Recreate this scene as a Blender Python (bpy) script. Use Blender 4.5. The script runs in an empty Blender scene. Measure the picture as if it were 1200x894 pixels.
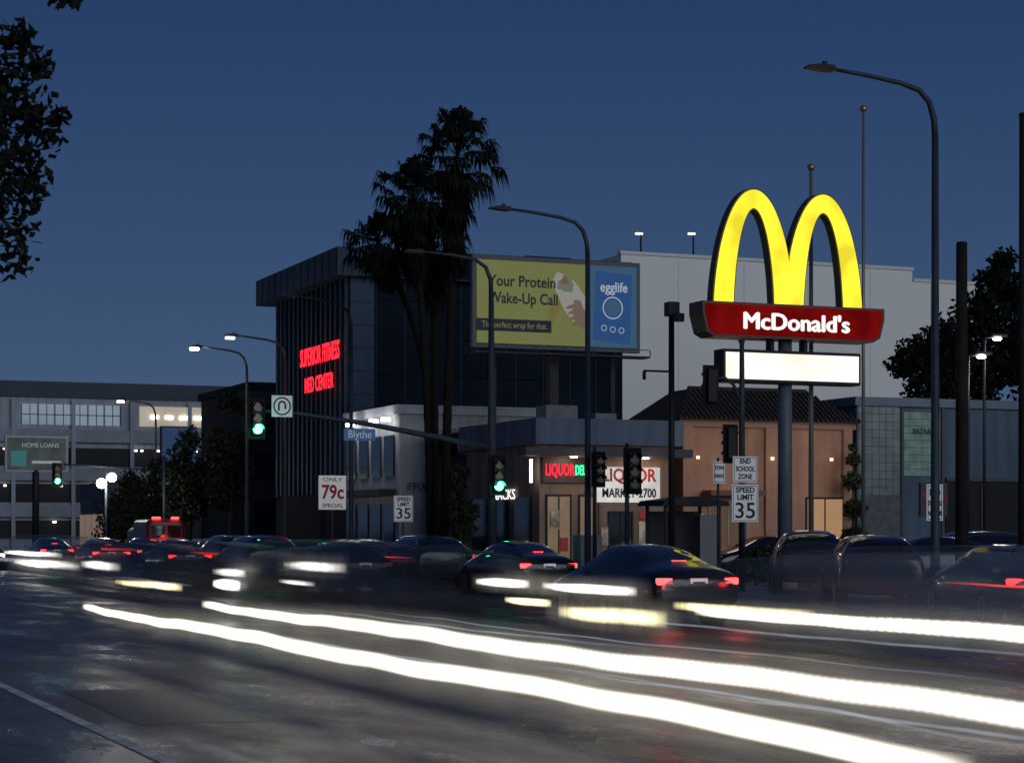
import bpy, bmesh, math, random
import numpy as np
from mathutils import Vector, Matrix
random.seed(7); np.random.seed(7)
R=math.radians
scene=bpy.context.scene
scene.view_settings.view_transform='Standard'
scene.view_settings.look='None'
scene.view_settings.exposure=0
COL=scene.collection

# ------------------------------------------------------------ materials
MC={}
def M(name,col=(.5,.5,.5),rough=.7,metal=0,emit=None,es=0,noise=0,scale=3,bump=0,spec=.5,coat=0,streak=0):
    if name in MC: return MC[name]
    m=bpy.data.materials.new(name); m.use_nodes=True
    nt=m.node_tree; b=nt.nodes['Principled BSDF']
    b.inputs['Base Color'].default_value=(*col,1)
    b.inputs['Roughness'].default_value=rough
    b.inputs['Metallic'].default_value=metal
    b.inputs['Specular IOR Level'].default_value=spec
    b.inputs['Coat Weight'].default_value=coat
    if emit:
        b.inputs['Emission Color'].default_value=(*emit,1)
        b.inputs['Emission Strength'].default_value=es
    if noise>0 or bump>0:
        tc=nt.nodes.new('ShaderNodeTexCoord')
        n=nt.nodes.new('ShaderNodeTexNoise'); n.inputs['Scale'].default_value=scale; n.inputs['Detail'].default_value=6
        nt.links.new(tc.outputs['Object'],n.inputs['Vector'])
        if noise>0:
            cr=nt.nodes.new('ShaderNodeValToRGB')
            cr.color_ramp.elements[0].position=.3; cr.color_ramp.elements[1].position=.7
            cr.color_ramp.elements[0].color=(*[max(0,c*(1-noise)) for c in col],1)
            cr.color_ramp.elements[1].color=(*[min(1,c*(1+noise)) for c in col],1)
            nt.links.new(n.outputs['Fac'],cr.inputs['Fac']); src=cr.outputs['Color']
            if streak>0:
                mp=nt.nodes.new('ShaderNodeMapping'); mp.inputs['Scale'].default_value=(1.6,1.6,.12)
                n4=nt.nodes.new('ShaderNodeTexNoise'); n4.inputs['Scale'].default_value=1.3; n4.inputs['Detail'].default_value=5
                mr=nt.nodes.new('ShaderNodeMapRange'); mr.inputs[1].default_value=.35; mr.inputs[2].default_value=.65; mr.inputs[3].default_value=1-streak; mr.inputs[4].default_value=1
                mx=nt.nodes.new('ShaderNodeMix'); mx.data_type='RGBA'; mx.blend_type='MULTIPLY'; mx.inputs[0].default_value=1
                nt.links.new(tc.outputs['Object'],mp.inputs[0]); nt.links.new(mp.outputs[0],n4.inputs['Vector']); nt.links.new(n4.outputs['Fac'],mr.inputs[0])
                nt.links.new(src,mx.inputs[6]); nt.links.new(mr.outputs[0],mx.inputs[7]); src=mx.outputs[2]
            nt.links.new(src,b.inputs['Base Color'])
        if bump>0:
            bp=nt.nodes.new('ShaderNodeBump'); bp.inputs['Strength'].default_value=bump; bp.inputs['Distance'].default_value=.02
            n2=nt.nodes.new('ShaderNodeTexNoise'); n2.inputs['Scale'].default_value=scale*12; n2.inputs['Detail'].default_value=4
            nt.links.new(tc.outputs['Object'],n2.inputs['Vector'])
            nt.links.new(n2.outputs['Fac'],bp.inputs['Height']); nt.links.new(bp.outputs['Normal'],b.inputs['Normal'])
    MC[name]=m; return m

def E(name,col,s,vary=0,scale=4,lo=.6):
    if name in MC: return MC[name]
    m=bpy.data.materials.new(name); m.use_nodes=True; nt=m.node_tree
    nt.nodes.remove(nt.nodes['Principled BSDF']); out=nt.nodes['Material Output']
    e=nt.nodes.new('ShaderNodeEmission'); e.inputs['Color'].default_value=(*col,1); e.inputs['Strength'].default_value=s
    if vary:
        tc=nt.nodes.new('ShaderNodeTexCoord'); n=nt.nodes.new('ShaderNodeTexNoise'); n.inputs['Scale'].default_value=scale; n.inputs['Detail'].default_value=1
        mr=nt.nodes.new('ShaderNodeMapRange'); mr.inputs[1].default_value=.35; mr.inputs[2].default_value=.65
        mr.inputs[3].default_value=s*lo; mr.inputs[4].default_value=s
        nt.links.new(tc.outputs['Object'],n.inputs['Vector']); nt.links.new(n.outputs['Fac'],mr.inputs[0]); nt.links.new(mr.outputs[0],e.inputs['Strength'])
    nt.links.new(e.outputs[0],out.inputs['Surface'])
    MC[name]=m; return m

# ------------------------------------------------------------ builders
def group(name,loc=(0,0,0),rz=0):
    o=bpy.data.objects.new(name,None); o.empty_display_size=.3
    o.location=loc; o.rotation_euler=(0,0,rz); COL.objects.link(o); return o
def addmesh(name,verts,faces,mats,parent=None,fmi=None,smooth=False):
    me=bpy.data.meshes.new(name); me.from_pydata([tuple(v) for v in verts],[],faces)
    if not isinstance(mats,(list,tuple)): mats=[mats]
    for m in mats: me.materials.append(m)
    if fmi: me.polygons.foreach_set('material_index',fmi)
    if smooth: me.polygons.foreach_set('use_smooth',[True]*len(me.polygons))
    me.update()
    o=bpy.data.objects.new(name,me); COL.objects.link(o)
    if parent: o.parent=parent
    return o
BF=[(0,3,2,1),(4,5,6,7),(0,1,5,4),(1,2,6,5),(2,3,7,6),(3,0,4,7)]
def box(name,x0,x1,y0,y1,z0,z1,mat,parent=None,bevel=0):
    v=[(x0,y0,z0),(x1,y0,z0),(x1,y1,z0),(x0,y1,z0),(x0,y0,z1),(x1,y0,z1),(x1,y1,z1),(x0,y1,z1)]
    o=addmesh(name,v,BF,mat,parent)
    if bevel:
        b=o.modifiers.new('bevel','BEVEL'); b.width=bevel; b.segments=3
    return o
def boxes(name,lst,mat,parent=None):
    V=[];F=[]
    for (x0,x1,y0,y1,z0,z1) in lst:
        k=len(V); V+=[(x0,y0,z0),(x1,y0,z0),(x1,y1,z0),(x0,y1,z0),(x0,y0,z1),(x1,y0,z1),(x1,y1,z1),(x0,y1,z1)]
        F+=[tuple(i+k for i in f) for f in BF]
    return addmesh(name,V,F,mat,parent)
def prism(name,pts,y0,y1,mat,parent=None):
    n=len(pts); V=[(x,y0,z) for x,z in pts]+[(x,y1,z) for x,z in pts]
    F=[tuple(range(n)),tuple(range(2*n-1,n-1,-1))]+[(i,i+n,(i+1)%n+n,(i+1)%n) for i in range(n)]
    o=addmesh(name,V,F,mat,parent)
    bm=bmesh.new(); bm.from_mesh(o.data); bmesh.ops.recalc_face_normals(bm,faces=bm.faces); bm.to_mesh(o.data); bm.free()
    return o
def tube_data(pts,rad,seg=10,k=0):
    V=[];F=[]; pts=[Vector(p) for p in pts]; n=len(pts)
    if not isinstance(rad,(list,tuple)): rad=[rad]*n
    for i,p in enumerate(pts):
        d=(pts[min(i+1,n-1)]-pts[max(i-1,0)]).normalized()
        a=d.cross(Vector((0,1,0)) if abs(d.y)<.9 else Vector((1,0,0))).normalized(); b=d.cross(a)
        for s in range(seg):
            t=2*math.pi*s/seg; V.append(p+(a*math.cos(t)+b*math.sin(t))*rad[i])
    for i in range(n-1):
        for s in range(seg):
            F.append((k+i*seg+s,k+i*seg+(s+1)%seg,k+(i+1)*seg+(s+1)%seg,k+(i+1)*seg+s))
    F.append(tuple(k+s for s in range(seg))[::-1]); F.append(tuple(k+(n-1)*seg+s for s in range(seg)))
    return V,F
def tube(name,pts,rad,mat,parent=None,seg=10):
    V,F=tube_data(pts,rad,seg); return addmesh(name,V,F,mat,parent,smooth=True)
def ball(name,c,r,mat,parent=None,sc=(1,1,1)):
    bm=bmesh.new(); bmesh.ops.create_uvsphere(bm,u_segments=14,v_segments=8,radius=r)
    me=bpy.data.meshes.new(name); bm.to_mesh(me); bm.free(); me.materials.append(mat)
    me.polygons.foreach_set('use_smooth',[True]*len(me.polygons))
    o=bpy.data.objects.new(name,me); o.location=c; o.scale=sc; COL.objects.link(o)
    if parent:o.parent=parent
    return o
def cyl(name,c,r,d,axis,mat,parent=None,seg=24):
    h=Vector({'x':(d/2,0,0),'y':(0,d/2,0),'z':(0,0,d/2)}[axis]); c=Vector(c)
    V,F=tube_data([c-h,c+h],r,seg)
    return addmesh(name,V,F,mat,parent)
def text(name,body,loc,size,mat,parent=None,face='-Y',width=None,ext=.01,bold=0,align='CENTER'):
    c=bpy.data.curves.new(name,'FONT'); c.body=body; c.size=size; c.extrude=ext; c.offset=bold
    c.align_x=align; c.align_y='CENTER'; c.materials.append(mat); c.resolution_u=3
    o=bpy.data.objects.new(name,c); o.location=loc
    o.rotation_euler=(R(90),0,0 if face=='-Y' else R(-90)); COL.objects.link(o)
    if parent:o.parent=parent
    if width:
        bpy.context.view_layer.update(); w=o.dimensions.x
        if w>0:o.scale=(width/w,1,1)
    return o
def pointlight(name,loc,e,col,r=.15,parent=None):
    l=bpy.data.lights.new(name,'POINT'); l.energy=e; l.color=col; l.shadow_soft_size=r
    o=bpy.data.objects.new(name,l); o.location=loc; COL.objects.link(o)
    if parent:o.parent=parent
    return o

# ------------------------------------------------------------ world
w=bpy.data.worlds.new('World'); scene.world=w; w.use_nodes=True
nt=w.node_tree; bg=nt.nodes['Background']; out=nt.nodes['World Output']
sky=nt.nodes.new('ShaderNodeTexSky'); sky.sky_type='NISHITA'; sky.sun_disc=False
sky.sun_elevation=R(1.0); sky.sun_rotation=R(200)
tint=nt.nodes.new('ShaderNodeMix'); tint.data_type='RGBA'; tint.blend_type='MULTIPLY'; tint.inputs[0].default_value=1
tint.inputs[7].default_value=(.25,.5,1,1)
nt.links.new(sky.outputs[0],tint.inputs[6]); nt.links.new(tint.outputs[2],bg.inputs['Color']); bg.inputs['Strength'].default_value=.02
tc=nt.nodes.new('ShaderNodeTexCoord'); sx=nt.nodes.new('ShaderNodeSeparateXYZ'); cr=nt.nodes.new('ShaderNodeValToRGB')
nt.links.new(tc.outputs['Generated'],sx.inputs[0]); nt.links.new(sx.outputs['Z'],cr.inputs[0])
el=cr.color_ramp.elements; el[0].position=0; el[0].color=(.066,.112,.205,1); el[1].position=1; el[1].color=(.008,.018,.065,1)
e=el.new(.05); e.color=(.050,.092,.185,1)
e=el.new(.12); e.color=(.031,.064,.150,1)
e=el.new(.27); e.color=(.012,.030,.102,1)
bg2=nt.nodes.new('ShaderNodeBackground'); bg2.inputs['Strength'].default_value=1
nt.links.new(cr.outputs[0],bg2.inputs['Color'])
ad=nt.nodes.new('ShaderNodeAddShader'); nt.links.new(bg.outputs[0],ad.inputs[0]); nt.links.new(bg2.outputs[0],ad.inputs[1]); nt.links.new(ad.outputs[0],out.inputs['Surface'])
sl=bpy.data.lights.new('sun','SUN'); sl.energy=.8; sl.angle=R(40); sl.color=(.88,.94,1)
so=bpy.data.objects.new('sun',sl); so.rotation_euler=(R(74),0,R(10)); COL.objects.link(so)

# ------------------------------------------------------------ common mats
pole_m=M('galvanised_pole_dark',(.05,.065,.08),.6,.4,noise=.2,spec=.3)
dark=M('dark_metal',(.016,.018,.021),.55,.2,spec=.3)
black=M('black_plastic',(.010,.010,.011),.5,spec=.3)
white_p=M('white_sign_sheet',(.78,.79,.8),.5,noise=.06,emit=(1,1,1),es=.06)  # slight emission painted in, imitating headlight returned by reflective sheeting
ink=M('sign_ink_black',(.01,.01,.01),.6)
redink=M('sign_ink_red',(.5,.02,.02),.5)
bark=M('bark',(.035,.03,.024),.9,noise=.4,scale=6,bump=.6)
palmbark=M('palm_bark',(.018,.015,.013),.95,noise=.4,scale=6,bump=.6,spec=.1)
conc=M('pavement_concrete',(.24,.235,.22),.8,noise=.22,scale=.8,bump=.3)
leaf=M('leaf_dark',(.022,.033,.016),.8,noise=.4,scale=1.5,spec=.2)
leafn=M('leaf_sycamore',(.010,.015,.009),.9,noise=.4,scale=1.5,spec=.1)
palmleaf=M('palm_leaf',(.010,.015,.009),.85,noise=.4,scale=2,spec=.1)
palmdead=M('palm_dead_frond',(.012,.010,.009),.9,noise=.4,scale=2,spec=.1)
greenE=E('signal_green_lens',(.03,1,.42),26)
redE=E('tail_light_red',(1,.03,.03),9)
redoff=M('tail_light_faint_glow',(.25,.01,.01),.25,emit=(1,.02,.02),es=.1)  # switched-off lens carries a faint red emission
warmE=E('lamp_warm_white',(1,.85,.6),30)
whiteE=E('lamp_white',(1,.97,.9),25)

# ------------------------------------------------------------ ground, road
def road_mat():
    m=bpy.data.materials.new('asphalt'); m.use_nodes=True; nt=m.node_tree; b=nt.nodes['Principled BSDF']
    tc=nt.nodes.new('ShaderNodeTexCoord')
    mp=nt.nodes.new('ShaderNodeMapping'); mp.inputs['Scale'].default_value=(1,.3,1); nt.links.new(tc.outputs['Object'],mp.inputs[0])
    n1=nt.nodes.new('ShaderNodeTexNoise'); n1.inputs['Scale'].default_value=.8; n1.inputs['Detail'].default_value=8; n1.inputs['Roughness'].default_value=.68
    nt.links.new(mp.outputs[0],n1.inputs['Vector'])
    n2=nt.nodes.new('ShaderNodeTexNoise'); n2.inputs['Scale'].default_value=60; n2.inputs['Detail'].default_value=3; nt.links.new(tc.outputs['Object'],n2.inputs['Vector'])
    r=nt.nodes.new('ShaderNodeValToRGB'); r.color_ramp.elements[0].position=.35; r.color_ramp.elements[1].position=.66
    r.color_ramp.elements[0].color=(.034,.031,.029,1); r.color_ramp.elements[1].color=(.135,.118,.100,1)
    nt.links.new(n1.outputs['Fac'],r.inputs[0])
    mx=nt.nodes.new('ShaderNodeMix'); mx.data_type='RGBA'; mx.blend_type='MULTIPLY'; mx.inputs[0].default_value=.8
    r2=nt.nodes.new('ShaderNodeMapRange'); r2.inputs[1].default_value=.3; r2.inputs[2].default_value=.7; r2.inputs[3].default_value=.4; r2.inputs[4].default_value=1.6
    nt.links.new(n2.outputs['Fac'],r2.inputs[0]); nt.links.new(r.outputs[0],mx.inputs[6]); nt.links.new(r2.outputs[0],mx.inputs[7])
    vo=nt.nodes.new('ShaderNodeTexVoronoi'); vo.feature='DISTANCE_TO_EDGE'; vo.inputs['Scale'].default_value=.42
    wn=nt.nodes.new('ShaderNodeMix'); wn.data_type='RGBA'; wn.blend_type='ADD'; wn.inputs[0].default_value=.9
    n3=nt.nodes.new('ShaderNodeTexNoise'); n3.inputs['Scale'].default_value=1.2; n3.inputs['Detail'].default_value=5
    nt.links.new(tc.outputs['Object'],n3.inputs['Vector']); nt.links.new(tc.outputs['Object'],wn.inputs[6]); nt.links.new(n3.outputs['Color'],wn.inputs[7]); nt.links.new(wn.outputs[2],vo.inputs['Vector'])
    cm=nt.nodes.new('ShaderNodeMapRange'); cm.inputs[1].default_value=0; cm.inputs[2].default_value=.014; cm.inputs[3].default_value=.3; cm.inputs[4].default_value=1
    nt.links.new(vo.outputs['Distance'],cm.inputs[0])
    mx2=nt.nodes.new('ShaderNodeMix'); mx2.data_type='RGBA'; mx2.blend_type='MULTIPLY'; mx2.inputs[0].default_value=1
    nt.links.new(mx.outputs[2],mx2.inputs[6]); nt.links.new(cm.outputs[0],mx2.inputs[7]); nt.links.new(mx2.outputs[2],b.inputs['Base Color'])
    rr=nt.nodes.new('ShaderNodeMapRange'); rr.inputs[1].default_value=.38; rr.inputs[2].default_value=.62; rr.inputs[3].default_value=.22; rr.inputs[4].default_value=.58
    nt.links.new(n1.outputs['Fac'],rr.inputs[0]); nt.links.new(rr.outputs[0],b.inputs['Roughness'])
    bp=nt.nodes.new('ShaderNodeBump'); bp.inputs['Strength'].default_value=.6; bp.inputs['Distance'].default_value=.01
    nt.links.new(n2.outputs['Fac'],bp.inputs['Height']); nt.links.new(bp.outputs[0],b.inputs['Normal'])
    return m
asph=road_mat()
def sheet(name,x0,x1,y0,y1,z,mat,parent=None): return addmesh(name,[(x0,y0,z),(x1,y0,z),(x1,y1,z),(x0,y1,z)],[(0,1,2,3)],mat,parent)
sheet('ground',-1500,1500,-1500,3000,0,M('ground_dirt',(.07,.065,.055),.9,noise=.3,scale=.2))
sheet('road',.8,25.5,-60,900,.004,asph)
paint=M('road_paint_white',(.5,.5,.48),.6,noise=.5,scale=5)
ypaint=M('road_paint_yellow',(.42,.28,.05),.6,noise=.5,scale=5)
mk=group('road_markings')
L=[(3.24,3.36,-20,300)]
for x in (8.3,11.4,18.3,21.9):
    y=-20
    while y<260:
        L.append((x-.05,x+.05,y,y+2.4)); y+=9
def flat(name,L,z,mat):
    V=[];F=[]
    for a in L:
        k=len(V);V+=[(a[0],a[2],z),(a[1],a[2],z),(a[1],a[3],z),(a[0],a[3],z)];F.append((k,k+1,k+2,k+3))
    return addmesh(name,V,F,mat,mk)
flat('white_lines',L,.009,paint)
flat('yellow_lines',[(14.6,14.7,-20,300),(14.85,14.95,-20,300)],.009,ypaint)
patch=M('asphalt_patch',(.035,.034,.033),.5,noise=.3,scale=2,bump=.4)
g=group('asphalt_repair_patch'); V=[(3.7,17.5,.008),(4.9,17.4,.008),(4.95,21.5,.008),(3.75,21.6,.008)]; addmesh('patch',V,[(0,1,2,3)],patch,g)
box('pavement',25.7,29,-60,600,-.05,.13,conc)
box('kerb',25.5,25.697,-60,600,-.05,.125,M('kerb_concrete',(.3,.3,.28),.8,noise=.2,scale=2))
box('pavement',-4,.6,-60,600,-.05,.13,conc)
box('kerb',.603,.8,-60,600,-.05,.125,MC['kerb_concrete'])
box('parking_lot',29.003,75,20,160,-.05,.126,M('lot_asphalt',(.05,.05,.052),.7,noise=.3,scale=.6,bump=.3))

# ------------------------------------------------------------ street lamps
def lamp(X,Y,h=11.5,arm=3.1,lit=None,z0=.13,e=0):
    g=group('street_lamp',(X,Y,0))
    tube('pole',[(0,0,z0),(0,0,z0+.5),(0,0,h-1.3)],[.12,.105,.075],pole_m,g,12)
    tube('arm',[(0,0,h-1.32),(-.03,0,h-.9),(-.16,0,h-.52),(-.42,0,h-.28),(-.9,0,h-.16),(-1.8,0,h-.06),(-arm+.5,0,h)],[.075,.07,.065,.06,.055,.05,.04],pole_m,g,10)
    tube('base_plate',[(0,0,z0),(0,0,z0+.12)],[.2,.18],pole_m,g,10)
    prism('lamp_head',[(-arm+.55,h-.05),(-arm+.5,h+.06),(-arm+.15,h+.07),(-arm-.12,h+.02),(-arm-.15,h-.03),(-arm+.4,h-.07)],-.13,.13,dark,g)
    box('photocell',-arm+.28,-arm+.36,-.04,.04,h+.07,h+.15,dark,g)
    if lit:
        box('lens',-arm-.1,-arm+.35,-.12,.12,h-.2,h-.075,lit,g,.03)
    if e: pointlight('bulb',(-arm+.1,0,h-.35),e,(1,.85,.62),.15,g)
    return g
lamp(26,38.6,11.75,3.15)
lamp(26,57.3,11.45,3.1)
lamp(26.1,81.3,11.4,2.9)
lamp(27.9,97.5,11.3,2.9,E('lamp_cool_dim',(.9,.95,1),3))
lamp(27.7,104,11.3,2.9,warmE,e=150)
lamp(31.5,143,11,2.6,warmE,e=100)

# ------------------------------------------------------------ traffic signals
def head(g,x,y,z,on=2,face=-1,s=1.0,name='signal_head'):
    box(name,x-.17*s,x+.17*s,y-.1,y+.12,z-.55*s,z+.55*s,black,g,.03)
    box('backplate',x-.29*s,x+.29*s,y+.03,y+.05,z-.68*s,z+.68*s,M('signal_backplate',(.012,.012,.012),.8,spec=.2),g)
    for i in range(3):
        zz=z+(.36-.36*i)*s
        mt=greenE if (i==2 and on==2) else M('lens_off_%d'%i,[(.08,.01,.01),(.08,.05,.01),(.01,.06,.03)][i],.2)
        yy=y+face*.12
        cyl('lens_%d'%i,(x,yy,zz),.15*s,.04,'y',mt,g)
        if mt is greenE: pointlight('signal_glow',(x,yy+face*.35,zz),14,(.05,1,.5),.1,g)
        V=[];F=[]
        for k in range(9):
            t=math.pi*k/8
            for d in (0,face*.22): V.append((x+.16*s*math.cos(t),yy+d,zz+.16*s*math.sin(t)))
        for k in range(8): F.append((2*k,2*k+1,2*k+3,2*k+2))
        addmesh('visor_%d'%i,V,F,black,g)
g=group('traffic_signal',(25.8,64.8,0))
tube('pole',[(0,0,.13),(0,0,5),(0,0,9.8)],[.16,.13,.09],pole_m,g,12)
tube('lamp_arm',[(0,0,9.8),(-.03,0,10.3),(-.2,0,10.7),(-.6,0,10.95),(-1.4,0,11.05),(-2.6,0,11.12)],[.085,.075,.07,.06,.05,.04],pole_m,g)
prism('lamp_head',[(-2.5,11.06),(-2.5,11.18),(-3.1,11.14),(-3.1,11.07)],-.13,.13,dark,g)
tube('mast_arm',[(0,0,4.55),(-2,0,4.9),(-4.5,0,5.3),(-6.8,0,5.58),(-8.3,0,5.66)],[.11,.1,.085,.065,.05],pole_m,g)
head(g,-8.24,-.12,5.4,2)
head(g,.1,-.35,3.62,2)
box('turn_sign_plate',-7.75,-7.05,-.14,-.12,5.45,6.15,white_p,g,.01)
def ring(name,c,r0,r1,y,mat,parent,n=28,a0=0,a1=2*math.pi):
    V=[];F=[]
    for i in range(n+1):
        t=a0+(a1-a0)*i/n
        V+= [(c[0]+r0*math.cos(t),y,c[1]+r0*math.sin(t)),(c[0]+r1*math.cos(t),y,c[1]+r1*math.sin(t))]
    for i in range(n): F.append((2*i,2*i+1,2*i+3,2*i+2))
    return addmesh(name,V,F,mat,parent)
ring('prohibition_ring',(-7.4,5.8),.25,.3,-.145,ink,g)
ring('arrow_bend',(-7.4,5.84),.08,.14,-.145,ink,g,14,0,math.pi)
boxes('arrow_legs',[(-7.54,-7.48,-.148,-.142,5.65,5.84),(-7.32,-7.26,-.148,-.142,5.7,5.84)],ink,g)
box('name_sign',-5.3,-4.2,-.16,-.13,4.72,5.12,M('street_name_blue',(.02,.08,.22),.4,emit=(.05,.15,.35),es=.2),g,.01)
text('name_text','Blythe',(-4.75,-.165,4.92),.36,white_p,g,width=.8)
g=group('traffic_signal',(26,47.5,0))
tube('pole',[(0,0,.13),(0,0,5.4),(0,0,6.75)],[.09,.075,.06],pole_m,g)
tube('bracket',[(0,0,5.0),(-.25,0,5.55),(-.5,0,5.72),(-.8,0,5.7)],[.05,.045,.04,.04],pole_m,g)
head(g,-.9,0,5.5,0,1,.8); head(g,-.32,0,4.0,0,1,.75)
tube('bracket_low',[(0,0,4.3),(-.3,0,4.3)],.03,pole_m,g)
g=group('traffic_signal',(26,54.5,0))
tube('pole',[(0,0,.13),(0,0,4.3)],[.08,.06],pole_m,g)
head(g,.05,-.3,3.48,0,-1,1.0)
g=group('traffic_signal',(26.1,57.0,0))
tube('post',[(0,0,.13),(0,0,4.3)],[.07,.06],pole_m,g)
head(g,.0,-.3,3.6,0,-1,.8)
g=group('traffic_signal',(21.0,118,0))
tube('pole',[(5.5,0,.13),(5.5,0,6)],.1,pole_m,g); tube('mast_arm',[(5.5,0,5.3),(-.3,0,5.6)],.06,pole_m,g)
head(g,-.7,-.1,5.0,2)

g=group('utility_pole',(26,51.6,0))
tube('pole',[(0,0,.13),(0,0,8.1)],[.1,.08],dark,g)
box('equipment_box',-.17,.17,-.2,.15,7.75,8.15,pole_m,g,.03)
cyl('camera_dome',(.1,-.25,7.7),.16,.22,'z',pole_m,g)
tube('side_arm',[(0,0,6.2),(-.85,0,6.2)],.03,dark,g); tube('side_drop',[(-.85,0,6.2),(-.85,0,5.95)],.05,dark,g)
wood=M('pole_wood_dark',(.02,.018,.017),.9,noise=.3,spec=.2)
g=group('utility_pole',(28.5,41.2,0)); tube('pole',[(0,0,.13),(0,0,8.55)],[.16,.13],wood,g); tube('steel_cap',[(0,0,8.55),(0,0,8.61)],[.14,.12],dark,g)
g=group('utility_pole',(27.4,37.3,0)); tube('pole',[(0,0,.13),(0,0,10.8)],[.11,.08],wood,g); tube('steel_cap',[(0,0,10.8),(0,0,10.86)],[.1,.08],dark,g)

fp=M('flagpole_metal',(.25,.24,.21),.4,.5)
def flagpole(X,Y,h,r=.055):
    g=group('flagpole',(X,Y,0)); tube('pole',[(0,0,.12),(0,0,h)],[r*1.2,r*.7],fp,g)
    ball('finial',(0,0,h+.1),.11,M('finial_brass',(.45,.33,.12),.35,.8),g)
flagpole(33.9,54.2,14.6); flagpole(30.1,50.9,12.0,.07); flagpole(29.0,53.0,7.2,.05)

# ------------------------------------------------------------ signs
def post_sign(name,X,Y,plates,h,w=.76):
    g=group(name,(X,Y,0)); tube('post',[(0,0,.13),(0,0,h)],.035,pole_m,g)
    for (z0,z1,lines,ww) in plates:
        box('plate',-ww/2,ww/2,-.06,-.045,z0,z1,white_p,g,.004)
        f=.03
        boxes('border',[(-ww/2+f,ww/2-f,-.063,-.06,z1-f-.015,z1-f),(-ww/2+f,ww/2-f,-.063,-.06,z0+f,z0+f+.015),(-ww/2+f,-ww/2+f+.015,-.063,-.06,z0+f+.016,z1-f-.016),(ww/2-f-.015,ww/2-f,-.063,-.06,z0+f+.016,z1-f-.016)],ink,g)
        for (s,zz,sz,wd) in lines: text('lettering',s,(0,-.066,zz),sz,ink,g,width=wd,ext=.002,bold=.006)
    return g
post_sign('speed_limit_sign',25.9,47.2,[(1.95,2.93,[('SPEED',2.78,.2,.56),('LIMIT',2.59,.2,.48),('35',2.23,.58,.58)],.78),
    (2.98,3.66,[('END',3.53,.18,.32),('SCHOOL',3.33,.18,.56),('ZONE',3.13,.18,.42)],.72)],3.7)
post_sign('speed_limit_sign',25.9,74.2,[(2.1,3.1,[('SPEED',2.95,.2,.56),('LIMIT',2.76,.2,.48),('35',2.4,.58,.58)],.78)],3.15)
post_sign('no_parking_sign',27.3,40.6,[(1.95,2.8,[('NO',2.6,.22,.3),('STOPPING',2.35,.16,.4),('ANY TIME',2.12,.14,.4)],.45)],2.9)
post_sign('parking_sign',26.2,49.2,[(3.0,3.6,[('TOW',3.42,.14,.3),('AWAY',3.2,.14,.3)],.36)],3.7)
g=group('price_sign',(26.9,86.5,0)); tube('post',[(0,0,.13),(0,0,2.8)],.05,pole_m,g)
box('panel',-.62,.62,-.06,.06,2.7,4.2,M('price_panel_white',(.8,.8,.78),.4,emit=(1,.98,.95),es=.15),g,.02)
text('price_top','ONLY',(0,-.07,4.02),.25,redink,g,width=.9); text('price_big','79c',(0,-.07,3.45),.85,redink,g,width=1.0,bold=.02); text('price_low','SPECIAL',(0,-.07,2.88),.24,ink,g,width=.95)
g=group('shop_sign_board',(31.2,46.3,0)); tube('post',[(0,0,.13),(0,0,3)],.05,dark,g)
box('panel',-.5,.35,-.05,.05,2.1,3.0,M('board_dark',(.05,.03,.03),.5),g,.01); text('lettering','TACOS',(-.07,-.06,2.6),.25,redink,g)

# ------------------------------------------------------------ fast-food arch sign
g=group('fast_food_sign',(28.55,49.5,0))
tube('pole',[(-.05,.1,.13),(-.05,.1,7.2)],[.21,.19],M('sign_pole_blue_grey',(.10,.12,.15),.5,noise=.2),g,16)
tube('pole_collar',[(-.05,.1,.13),(-.05,.1,.35)],[.36,.34],conc,g,12)
def arch(name,y0,y1,mat,grow=0.0,z0=7.35):
    ao,bo,ai,bi=1.25+grow,3.72+grow,.66-grow,3.22-grow; sp=1.097
    V=[];F=[];n=40
    for side in (-1,1):
        k=len(V)
        for i in range(n+1):
            t=math.pi*i/n
            xc=side*sp
            x=xc+ao*math.cos(t); z=z0+bo*math.sin(t)
            if side<0: x=min(x,0)
            else: x=max(x,0)
            xi=xc+ai*math.cos(t); zi=z0+bi*math.sin(t)
            V+=[(x,y0,z),(xi,y0,zi),(x,y1,z),(xi,y1,zi)]
        for i in range(n):
            a=k+4*i;b=a+4
            F+=[(a,b,b+1,a+1),(a+2,a+3,b+3,b+2),(a,a+2,b+2,b),(a+1,b+1,b+3,a+3)]
    o=addmesh(name,V,F,mat,g)
    bm=bmesh.new(); bm.from_mesh(o.data); bmesh.ops.remove_doubles(bm,verts=bm.verts,dist=.0005); bmesh.ops.recalc_face_normals(bm,faces=bm.faces); bm.to_mesh(o.data); bm.free()
    return o
arch('arch_housing',-.02,.30,M('arch_housing_dark',(.10,.07,.01),.5),.05)
arch('arch_lit_face',-.06,-.021,E('arch_yellow_face',(1,.84,.04),1.5,1,1.0,.58))
cab=M('cabinet_dark_red',(.12,.008,.008),.4)
prism('cabinet',[(-2.86,7.93),(2.86,7.93),(2.86,7.62),(2.72,7.1),(2.5,6.98),(-2.5,6.98),(-2.72,7.1),(-2.86,7.62)],-.38,.42,cab,g)
prism('cabinet_face',[(-2.78,7.86),(2.78,7.86),(2.78,7.64),(2.65,7.15),(2.45,7.05),(-2.45,7.05),(-2.65,7.15),(-2.78,7.64)],-.41,-.384,E('cabinet_red_face',(.42,.008,.008),.42,1,1.5,.6),g)
wl=E('cabinet_white_letters',(1,.95,.88),1.15)
for i,(dx,dz) in enumerate(((0,0),(.03,0),(-.03,0),(0,.015),(0,-.015))):
    text('cabinet_lettering_%d'%i,"McDonald's",(0.02+dx,-.43-.003*i,7.41+dz),.64,wl,g,width=3.3,ext=.001)
box('reader_board_case',-2.17,2.17,-.25,.3,5.77,6.67,dark,g,.02)
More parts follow.
